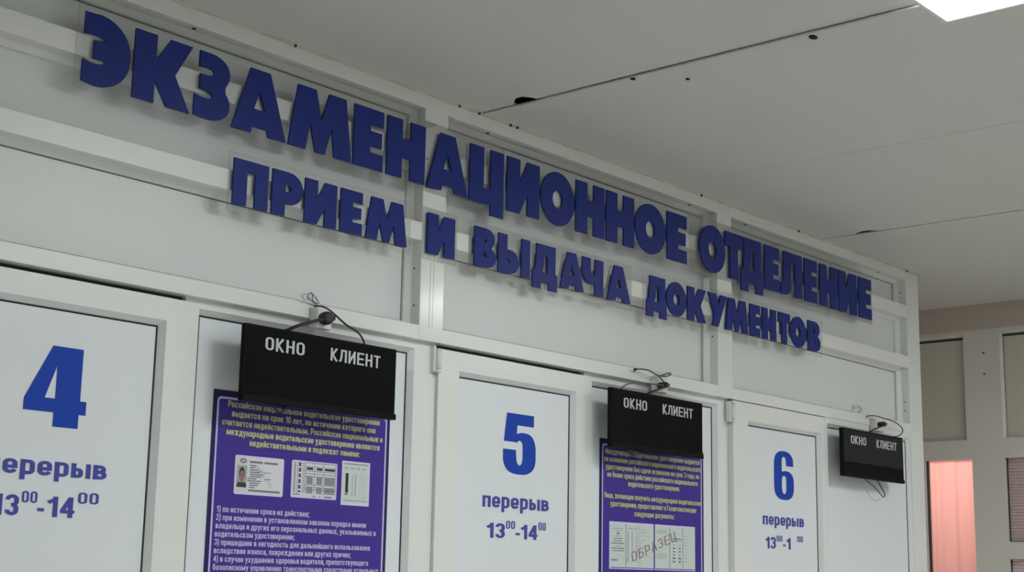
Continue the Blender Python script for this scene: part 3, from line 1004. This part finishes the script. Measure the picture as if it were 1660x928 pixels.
Y1, Y2, Y3, Y4 = YQ - .0007, YQ - .0009, YQ - .0011, YQ - .0013
p1 = poster(1.824, 2.306, 1.958, 1.26, 'larger-looking purple poster with three licence images, under the nearest display')
HH = .0098
print_lines('heading_text', [
    ('Российское национальное водительское удостоверение', 1.859, 2.274, 1.9362, HH),
    ('выдается на срок 10 лет, по истечении которого оно', 1.870, 2.262, 1.9182, HH),
    ('считается недействительным. Российские национальные и', 1.847, 2.284, 1.9002, HH),
    ('международные водительские удостоверения являются', 1.859, 2.276, 1.8822, HH),
    ('недействительными и подлежат замене:', 1.918, 2.218, 1.8640, HH)], M['yellow'], p1, Y2, halo=M['halo'])
zl = lambda i: 1.7315 - .01575 * i
print_lines('list_text', [
    ('1) по истечении срока их действия;', 1.845, 2.083, zl(0), .0088),
    ('2) при изменении в установленном законом порядке имени', 1.845, 2.244, zl(1), .0088),
    ('владельца и других его персональных данных, указываемых в', 1.845, 2.274, zl(2), .0088),
    ('водительском удостоверении;', 1.844, 2.046, zl(3), .0088),
    ('3) пришедшие в негодность для дальнейшего использования', 1.844, 2.258, zl(4), .0088),
    ('вследствие износа, повреждения или других причин;', 1.844, 2.203, zl(5), .0088),
    ('4) в случае ухудшения здоровья водителя, препятствующего', 1.844, 2.254, zl(6), .0088),
    ('безопасному управлению транспортными средствами отдельных', 1.844, 2.285, zl(7), .0088),
    ('категорий и подкатегорий.', 1.844, 2.03, zl(8), .0088)], M['lavtext'], p1, Y2, t=.16)


def card(parent, x0, x1, z0, z1, name, m='paper', r=.004):
    return put_outline(name, [rrect(S.X(x0), S.X(x1), S.Z(z0), S.Z(z1), r, 4)], Y1, .0003, M[m], parent)


# 1: licence card with portrait
c1 = card(p1, 1.8845, 2.0095, 1.759, 1.8350, 'licence_image', 'paperline')
mb = MB()
bars(mb, [(1.888, 1.917, 1.7635, 1.8310)], Y2, 0)
bars(mb, [(1.917, 2.006, 1.7635, 1.8310)], Y2, 1)
bars(mb, [(1.920, 2.001, 1.7655, 1.7695)], Y3, 2)
bars(mb, [(1.9205, 1.954, 1.8215, 1.8255), (1.958, 1.993, 1.8215, 1.8255)], Y3, 3)
for k in range(11):
    z = 1.8165 - k * .0043
    ln = (.016, .013, .020, .026, .034, .030, .018, .030, .026, .022, .014)[k]
    bars(mb, [(1.9215 - (.005 if k in (6, 7) else 0), 1.9215 + ln, z - .0011, z + .0011)], Y3, 4)
bars(mb, [(1.942, 1.954, 1.8068, 1.8080), (1.953, 1.976, 1.8035, 1.8048), (1.960, 1.976, 1.7905, 1.7922)], Y3, 4)
add_text(mb.bm, 'ОБРАЗЕЦ', S.X(1.934), S.X(1.990), S.Z(1.813), .0085, Y4, t=.10, ref='Н', mi=5, rot=R(-42))
mb.build('card_print', [M['greenpaper'], M['paper'], M['greenink'], M['redink'], M['ink'], M['faintink']], c1)
mb = MB()
cx, cz = S.X(1.9045), S.Z(1.8245)
mb.poly([(cx + .0085 * math.cos(k * .3927), Y3, cz + .0050 * math.sin(k * .3927)) for k in range(16)], 0)
mb.poly([(cx + .006 * math.cos(k * .3927), Y4, cz + .0030 * math.sin(k * .3927)) for k in range(16)], 1)
mb.build('round_emblem', [M['ink'], M['faintink']], c1)
mb = MB()
bars(mb, [(1.890, 1.9145, 1.7725, 1.8155)], Y3, 0)
fx, fz = S.X(1.9022), S.Z(1.795)
mb.poly([(fx + .0072 * math.cos(k * .2618), Y4 + .00005, fz + .0028 + .0145 * math.sin(k * .2618)) for k in range(24)], 2)      # hair
mb.poly([(fx + .0062 * math.cos(k * .2618), Y4, fz - .001 + .0112 * math.sin(k * .2618)) for k in range(24)], 1)     # face
mb.poly([(fx - .0028, Y4 + .00004, fz - .014), (fx + .0028, Y4 + .00004, fz - .014), (fx + .0028, Y4 + .00004, fz - .008), (fx - .0028, Y4 + .00004, fz - .008)], 1)
mb.poly([(fx - .0122, Y4 - .0001, S.Z(1.7728)), (fx + .0122, Y4 - .0001, S.Z(1.7728)), (fx + .0122, Y4 - .0001, S.Z(1.778)), (fx + .0075, Y4 - .0001, S.Z(1.7835)), (fx + .003, Y4 - .0001, S.Z(1.782)),
         (fx - .003, Y4 - .0001, S.Z(1.782)), (fx - .0075, Y4 - .0001, S.Z(1.7835)), (fx - .0122, Y4 - .0001, S.Z(1.778))], 3)
for s in (-1, 1):
    mb.poly([(fx + s * .0026 + .0015 * math.cos(k * .7854), Y4 - .0001, fz + .001 + .0007 * math.sin(k * .7854)) for k in range(8)], 2)
    mb.quad((fx + s * .0026 - .0018, Y4 - .0001, fz + .003), (fx + s * .0026 + .0018, Y4 - .0001, fz + .003), (fx + s * .0026 + .0018, Y4 - .0001, fz + .0037), (fx + s * .0026 - .0018, Y4 - .0001, fz + .0037), 2)
mb.quad((fx - .0018, Y4 - .0001, fz - .0065), (fx + .0018, Y4 - .0001, fz - .0065), (fx + .0018, Y4 - .0001, fz - .0058), (fx - .0018, Y4 - .0001, fz - .0058), 3)
mb.build('portrait', [M['photobg'], M['skin'], M['hairp'], M['shirt']], c1)
# 2: back of the card, a table
c2 = card(p1, 2.0305, 2.1555, 1.7605, 1.8358, 'licence_image', 'paperline')
mb = MB()
bars(mb, [(2.0335, 2.1525, 1.7685, 1.8330)], Y2, 0)
for k in range(16):
    z = 1.8300 - k * .0038
    bars(mb, [(2.036, 2.0412, z - .0011, z + .0011), (2.0585, 2.066, z - .0006, z + .0006)], Y3, 1)
    if k % 3 != 2:
        bars(mb, [(2.049, 2.0555, z - .0017, z + .0016)], Y3, 2)
for z in (1.8325, 1.8245, 1.8160, 1.8105, 1.8050, 1.7880, 1.7835, 1.7780):
    bars(mb, [(2.0665, 2.1515, z - .0006, z + .0006)], Y3, 1)
for (a, b) in ((2.0705, 2.088), (2.098, 2.114), (2.120, 2.149)):
    bars(mb, [(a, b, 1.7895, 1.8042), (a, b, 1.7705, 1.7830)], Y3, 3)
    bars(mb, [(a, b, 1.8185, 1.8230)], Y3, 2)
    for k in range(7):
        bars(mb, [(a, b, 1.7910 + k * .002, 1.7914 + k * .002), (a, b, 1.7715 + k * .0017, 1.7719 + k * .0017)], Y4, 0)
bars(mb, [(2.0455, 2.0468, 1.769, 1.833), (2.0665, 2.0675, 1.769, 1.833), (2.0915, 2.0925, 1.769, 1.833), (2.1165, 2.1175, 1.769, 1.833), (2.1505, 2.1518, 1.769, 1.833)], Y3, 1)
bars(mb, [(2.036, 2.054, 1.7665, 1.7682), (2.090, 2.096, 1.7635, 1.7660), (2.106, 2.111, 1.7635, 1.7655), (2.121, 2.143, 1.7635, 1.7662)], Y3, 1)
mb.build('card_print', [M['paper'], M['ink'], M['hairp'], M['ink']], c2)
# 3: upright form
c3 = card(p1, 2.169, 2.250, 1.752, 1.844, 'licence_image', 'paperline', .001)
mb = MB()
bars(mb, [(2.173, 2.2455, 1.7565, 1.8385)], Y2, 0)
bars(mb, [(2.174, 2.245, 1.8375, 1.8392)], Y3, 1)
for k in range(4):
    bars(mb, [(2.176 + k * .017, 2.187 + k * .017, 1.8275, 1.8310)], Y3, 3)
bars(mb, [(2.1745, 2.2445, 1.7605, 1.7635)], Y3, 3)
bars(mb, [(2.1795, 2.1880, 1.7775, 1.8185), (2.1785, 2.1865, 1.7735, 1.7760)], Y3, 2)
bars(mb, [(2.1985, 2.2010, 1.7715, 1.8165), (2.2065, 2.2105, 1.7715, 1.8175)], Y3, 3)
bars(mb, [(2.2220, 2.2228, 1.7705, 1.8185), (2.2305, 2.2312, 1.7705, 1.8185), (2.2390, 2.2397, 1.7705, 1.8185), (2.228, 2.240, 1.7680, 1.7692)], Y3, 3)
mb.build('card_print', [M['greenpaper'], M['ink'], M['hairp'], M['faintink']], c3)

p2 = poster(3.062, 3.5385, 1.966, 1.27, 'smaller-looking purple poster with open booklet image stamped ОБРАЗЕЦ, under the middle display')
print_lines('heading_text', [
    ('Международное водительское удостоверение выдается', 3.084, 3.518, 1.9390, .0106),
    ('на основании российского национального водительского', 3.080, 3.523, 1.9195, .0106),
    ('удостоверения без сдачи экзаменов на срок 3 года, но', 3.086, 3.516, 1.9000, .0106),
    ('не более срока действия российского национального', 3.093, 3.510, 1.8805, .0106),
    ('водительского удостоверения.', 3.184, 3.421, 1.8610, .0106),
    ('Лица, желающие получить международное водительское', 3.080, 3.523, 1.8270, .0106),
    ('удостоверение, предоставляют в Госавтоинспекцию', 3.106, 3.501, 1.8065, .0106),
    ('следующие документы:', 3.211, 3.394, 1.7850, .0106)], M['yellow'], p2, Y2, halo=M['halo'])
bk = card(p2, 3.1035, 3.2985, 1.6380, 1.7575, 'booklet_image', 'paperline', .0008)
bk2 = card(p2, 3.3045, 3.4945, 1.6380, 1.7575, 'booklet_image', 'paperline', .0008)
mb = MB()
for (a, b) in ((3.106, 3.173), (3.175, 3.234), (3.236, 3.2965)):
    bars(mb, [(a, b, 1.645, 1.752)], Y2, 0)
for k, (ln, th) in enumerate(((.022, .001), (.010, .001), (.006, .004), (.012, .001), (.020, .0018), (.017, .002), (.029, .0022), (.014, .001), (.029, .0022), (.026, .0018))):
    z = 1.7400 - k * .0062
    bars(mb, [(3.1395 - ln, 3.1395 + ln, z - th / 2, z + th / 2)], Y3, 1)
for z in (1.6755, 1.6690, 1.6635):
    bars(mb, [(3.112, 3.165, z, z + .0006)], Y3, 2)
bars(mb, [(3.110, 3.138, 1.6590, 1.6620), (3.1730, 3.1752, 1.645, 1.752), (3.2345, 3.2358, 1.645, 1.752)], Y3, 1)
bars(mb, [(3.180, 3.186, 1.655, 1.735), (3.200, 3.204, 1.655, 1.735), (3.220, 3.224, 1.655, 1.735)], Y3, 2)
bars(mb, [(3.182, 3.228, 1.7410, 1.7435), (3.242, 3.256, 1.7395, 1.7410), (3.242, 3.264, 1.7320, 1.7340), (3.242, 3.288, 1.7240, 1.7250), (3.242, 3.262, 1.7120, 1.7140), (3.242, 3.285, 1.690, 1.691), (3.242, 3.28, 1.672, 1.673)], Y3, 2)
bars(mb, [(3.108, 3.296, 1.6405, 1.6425)], Y3, 3)
mb.build('booklet_print', [M['greenpaper'], M['ink'], M['faintink'], M['purple']], bk)
mb = MB()
for (a, b) in ((3.307, 3.371), (3.373, 3.433), (3.435, 3.4925)):
    bars(mb, [(a, b, 1.645, 1.752)], Y2, 0)
for k in range(5):
    bars(mb, [(3.312, 3.358 - (.02 if k == 4 else 0), 1.7425 - k * .0022, 1.7434 - k * .0022)], Y3, 2)
    bars(mb, [(3.312, 3.358, 1.6800 - k * .0030, 1.6812 - k * .0030)], Y3, 2)
bars(mb, [(3.386, 3.428, 1.7215, 1.7240), (3.383, 3.430, 1.7170, 1.7182)], Y3, 1)
for k, r in enumerate((.0022, .0038, .0036, .0030, .0050, .0046)):
    z = 1.706 - k * .0088
    for xx in (3.3925, 3.4195):
        bars(mb, [(xx - r * 1.3, xx + r * 1.3, z - r * .45, z + r * .45)], Y3, 1)
for k in range(9):
    z = 1.730 - k * .0085
    bars(mb, [(3.438, 3.458, z, z + .0014)], Y3, 2)
bars(mb, [(3.4335, 3.4350, 1.645, 1.752), (3.3715, 3.3728, 1.645, 1.752), (3.307, 3.492, 1.6405, 1.6425)], Y3, 3)
mb.build('booklet_print', [M['greenpaper'], M['ink'], M['faintink'], M['purple']], bk2)
mb = MB()
add_text(mb.bm, 'ОБРАЗЕЦ', S.X(3.204), S.X(3.415), S.Z(1.6560), .0270, Y4, t=.085, ref='Н', rot=R(17.0))
mb.build('stamp_text', M['redink'], p2)

# ------------------------------------------------------------------ the far wall across the end of the hall
fw = empty('wall_back', (X_FAR, 0, 0), kind='structure')
XF = X_FAR


def fbox(name, y0, y1, z0, z1, x0, x1, m, parent, bevel=0.0):
    return MB().box(x0, x1, y0, y1, z0, z1).build(name, M[m], parent, bevel=bevel)


fbox('frieze', Y_A, 0.85, 2.600, CEIL + .02, XF - .006, XF + .06, 'frieze', fw)
fbox('rail', Y_A, 0.85, 2.586, 2.600, XF - .001, XF + .06, 'farpvc', fw)
fbox('rail', Y_A, 0.85, 2.098, 2.172, XF, XF + .06, 'farpvc', fw)
COLS = [(-0.012, 0.116)]
for y in (-0.68, -1.35, -2.02, -2.69, -3.36, -4.03, -4.70):
    COLS.append((y - .064, y + .064))
for a, b in COLS:
    fbox('post', a, b, 0.0, 2.586, XF + .0005, XF + .06, 'farpvc', fw)
fbox('post', 0.3087, 0.360, 0.0, 2.0980, XF + .0005, XF + .06, 'farpvc', fw)
fbox('post', 0.80, 0.85, 0.0, 2.586, XF + .0005, XF + .06, 'farpvc', fw)
cs = sorted(COLS)
spans = [(cs[i][1], cs[i + 1][0]) for i in range(len(cs) - 1)]
for a, b in spans + [(0.132, 0.80)]:
    fbox('panel', a - .004, b + .004, 2.168, 2.590, XF + .022, XF + .036, 'farpanel', fw)
    mb = MB()
    for (p, q) in (((a, b, 2.172, 2.586), (a + .008, b - .008, 2.180, 2.578)),):
        A = [(XF + .002, p[0], p[2]), (XF + .002, p[1], p[2]), (XF + .002, p[1], p[3]), (XF + .002, p[0], p[3])]
        B = [(XF + .016, q[0], q[2]), (XF + .016, q[1], q[2]), (XF + .016, q[1], q[3]), (XF + .016, q[0], q[3])]
        for k in range(4):
            mb.quad(A[k], A[(k + 1) % 4], B[(k + 1) % 4], B[k], 0)
        C_ = [(XF + .0215, p_[1], p_[2]) for p_ in B]
        for k in range(4):
            mb.quad(B[k], B[(k + 1) % 4], C_[(k + 1) % 4], C_[k], 1)
    mb.box(XF + .0205, XF + .0215, a + .004, b - .004, 2.568, 2.576, 1)
    mb.build('panel_bead', [M['farpvc'], M['gap']], fw)
fbox('post', 0.116, 0.134, 2.168, 2.586, XF + .0005, XF + .06, 'farpvc', fw)
for y in (0.052,):
    for z in (2.507, 2.425):
        dot((XF - .001, y, z), (-1, 0, 0), .005, 'screw', M['screw'], fw, .001)
# glazed lower bays with transoms
k = 4
for a, b in spans:
    wn = empty('window_%d' % k, (XF, (a + b) / 2, 0), kind='structure')
    k += 1
    fbox('frame', a, b, 1.719, 1.783, XF + .001, XF + .055, 'farpvc', wn)
    fbox('frame', a, b, 0.0, 0.95, XF + .001, XF + .055, 'farpvc', wn)
    for (z0, z1) in ((1.783, 2.098), (0.95, 1.719)):
        mb = MB()
        z = z0 + .004
        while z < z1 - .004:
            mb.quad((XF + .030, a, z), (XF + .030, b, z), (XF + .027, b, z + .0105), (XF + .027, a, z + .0105))
            z += .0118
        mb.build('blind', M['slat'], wn)
        mb = MB()
        mb.box(XF + .018, XF + .021, a, a + .003, z0, z1)
        mb.box(XF + .018, XF + .021, b - .005, b, z0, z1)
        mb.box(XF + .018, XF + .021, a, b, z0, z0 + .003)
        mb.build('gasket', M['gap'], wn)
        MB().quad((XF + .020, a, z0), (XF + .020, b, z0), (XF + .020, b, z1), (XF + .020, a, z1)).build('pane', M['acrylic'], wn)
    fbox('backboard', a, b, 0.95, 2.098, XF + .040, XF + .05, 'slat', wn)

# narrow glazed light with a pink curtain, daylight behind it
ln_ = empty('window_%d' % k, (XF, 0.2, 0), kind='structure')
mb = MB()
n = 60
for i in range(n):
    ya = 0.10 + 0.22 * i / n
    yb = 0.10 + 0.22 * (i + 1) / n
    xa = XF + .042 + .006 * math.sin(ya * 62) + .002 * math.sin(ya * 150 + 1)
    xb = XF + .042 + .006 * math.sin(yb * 62) + .002 * math.sin(yb * 150 + 1)
    mb.quad((xa, ya, 0.3), (xb, yb, 0.3), (xb, yb, 2.14), (xa, ya, 2.14))
mb.build('curtain', M['curtain'], ln_)
MB().quad((XF + .012, .112, 0.3), (XF + .012, .308, 0.3), (XF + .012, .308, 2.1), (XF + .012, .112, 2.1)).build('pane', M['acrylic'], ln_)
fbox('gasket', 0.3060, 0.3085, 0.3, 2.1, XF + .008, XF + .03, 'gap', ln_)
ld = bpy.data.lights.new('daylight', 'AREA')
ld.shape = 'RECTANGLE'
ld.size, ld.size_y = 0.5, 0.9
ld.energy = 13.5
ld.color = (1.0, 0.93, 0.9)
lo = bpy.data.objects.new('daylight', ld)
lo.location = (XF + 0.75, 0.2, 2.25)
lo.rotation_euler = (0, R(90), 0)
COL.objects.link(lo)
# closing walls of the short passage behind the partition end and of the lit bay behind the curtain
MB().box(4.86, XF + .06, 0.85, 0.91, 0, CEIL + .1).build('wall_passage', M['wallp'])['kind'] = 'structure'
MB().box(4.80, 4.86, 0.075, 0.85, 0, CEIL + .1).build('wall_inner', M['wallp'])['kind'] = 'structure'


# ------------------------------------------------------------------ ceiling lights (600 x 600 panels)
def ceiling_light(x1, y1, label):
    a = 0.595
    x0, y0 = x1 - a, y1 - a
    t = empty('ceiling_light', ((x0 + x1) / 2, (y0 + y1) / 2, CEIL), label=label, category='ceiling light', group='square ceiling light panels')
    mb = MB()
    z0, z1 = CEIL - .010, CEIL - .004
    e = .008
    mb.box(x0 - e, x1 + e, y0 - e, y0, z0, z1)
    mb.box(x0 - e, x1 + e, y1, y1 + e, z0, z1)
    mb.box(x0 - e, x0, y0, y1, z0, z1)
    mb.box(x1, x1 + e, y0, y1, z0, z1)
    mb.build('lamp_frame', M['lampframe'], t)
    MB().box(x0, x1, y0, y1, CEIL - .0085, CEIL - .0045).build('diffuser', M['lamp'], t)
    return t


ceiling_light(2.645, -1.137, 'bright square light panel set in the ceiling in front of the partition')
ceiling_light(-0.1, -1.137, 'added square ceiling light over the near end of the partition, beyond the picture')  # unseen lamp, added to even out brightness along the partition
ceiling_light(4.75, -1.29, 'square ceiling light near the far end of the partition, beyond the picture')
ceiling_light(-0.1, -3.4, 'added square ceiling light in the unseen second row behind the camera')  # added out of view to raise the general light in the room
ceiling_light(2.645, -3.4, 'added middle square ceiling light of the second row, beyond the picture')  # extra unseen lamp, put in for more fill and bounce
ceiling_light(4.75, -3.4, 'added square ceiling light of the unseen second row next to the far wall')  # no known fixture here; added to brighten the far end
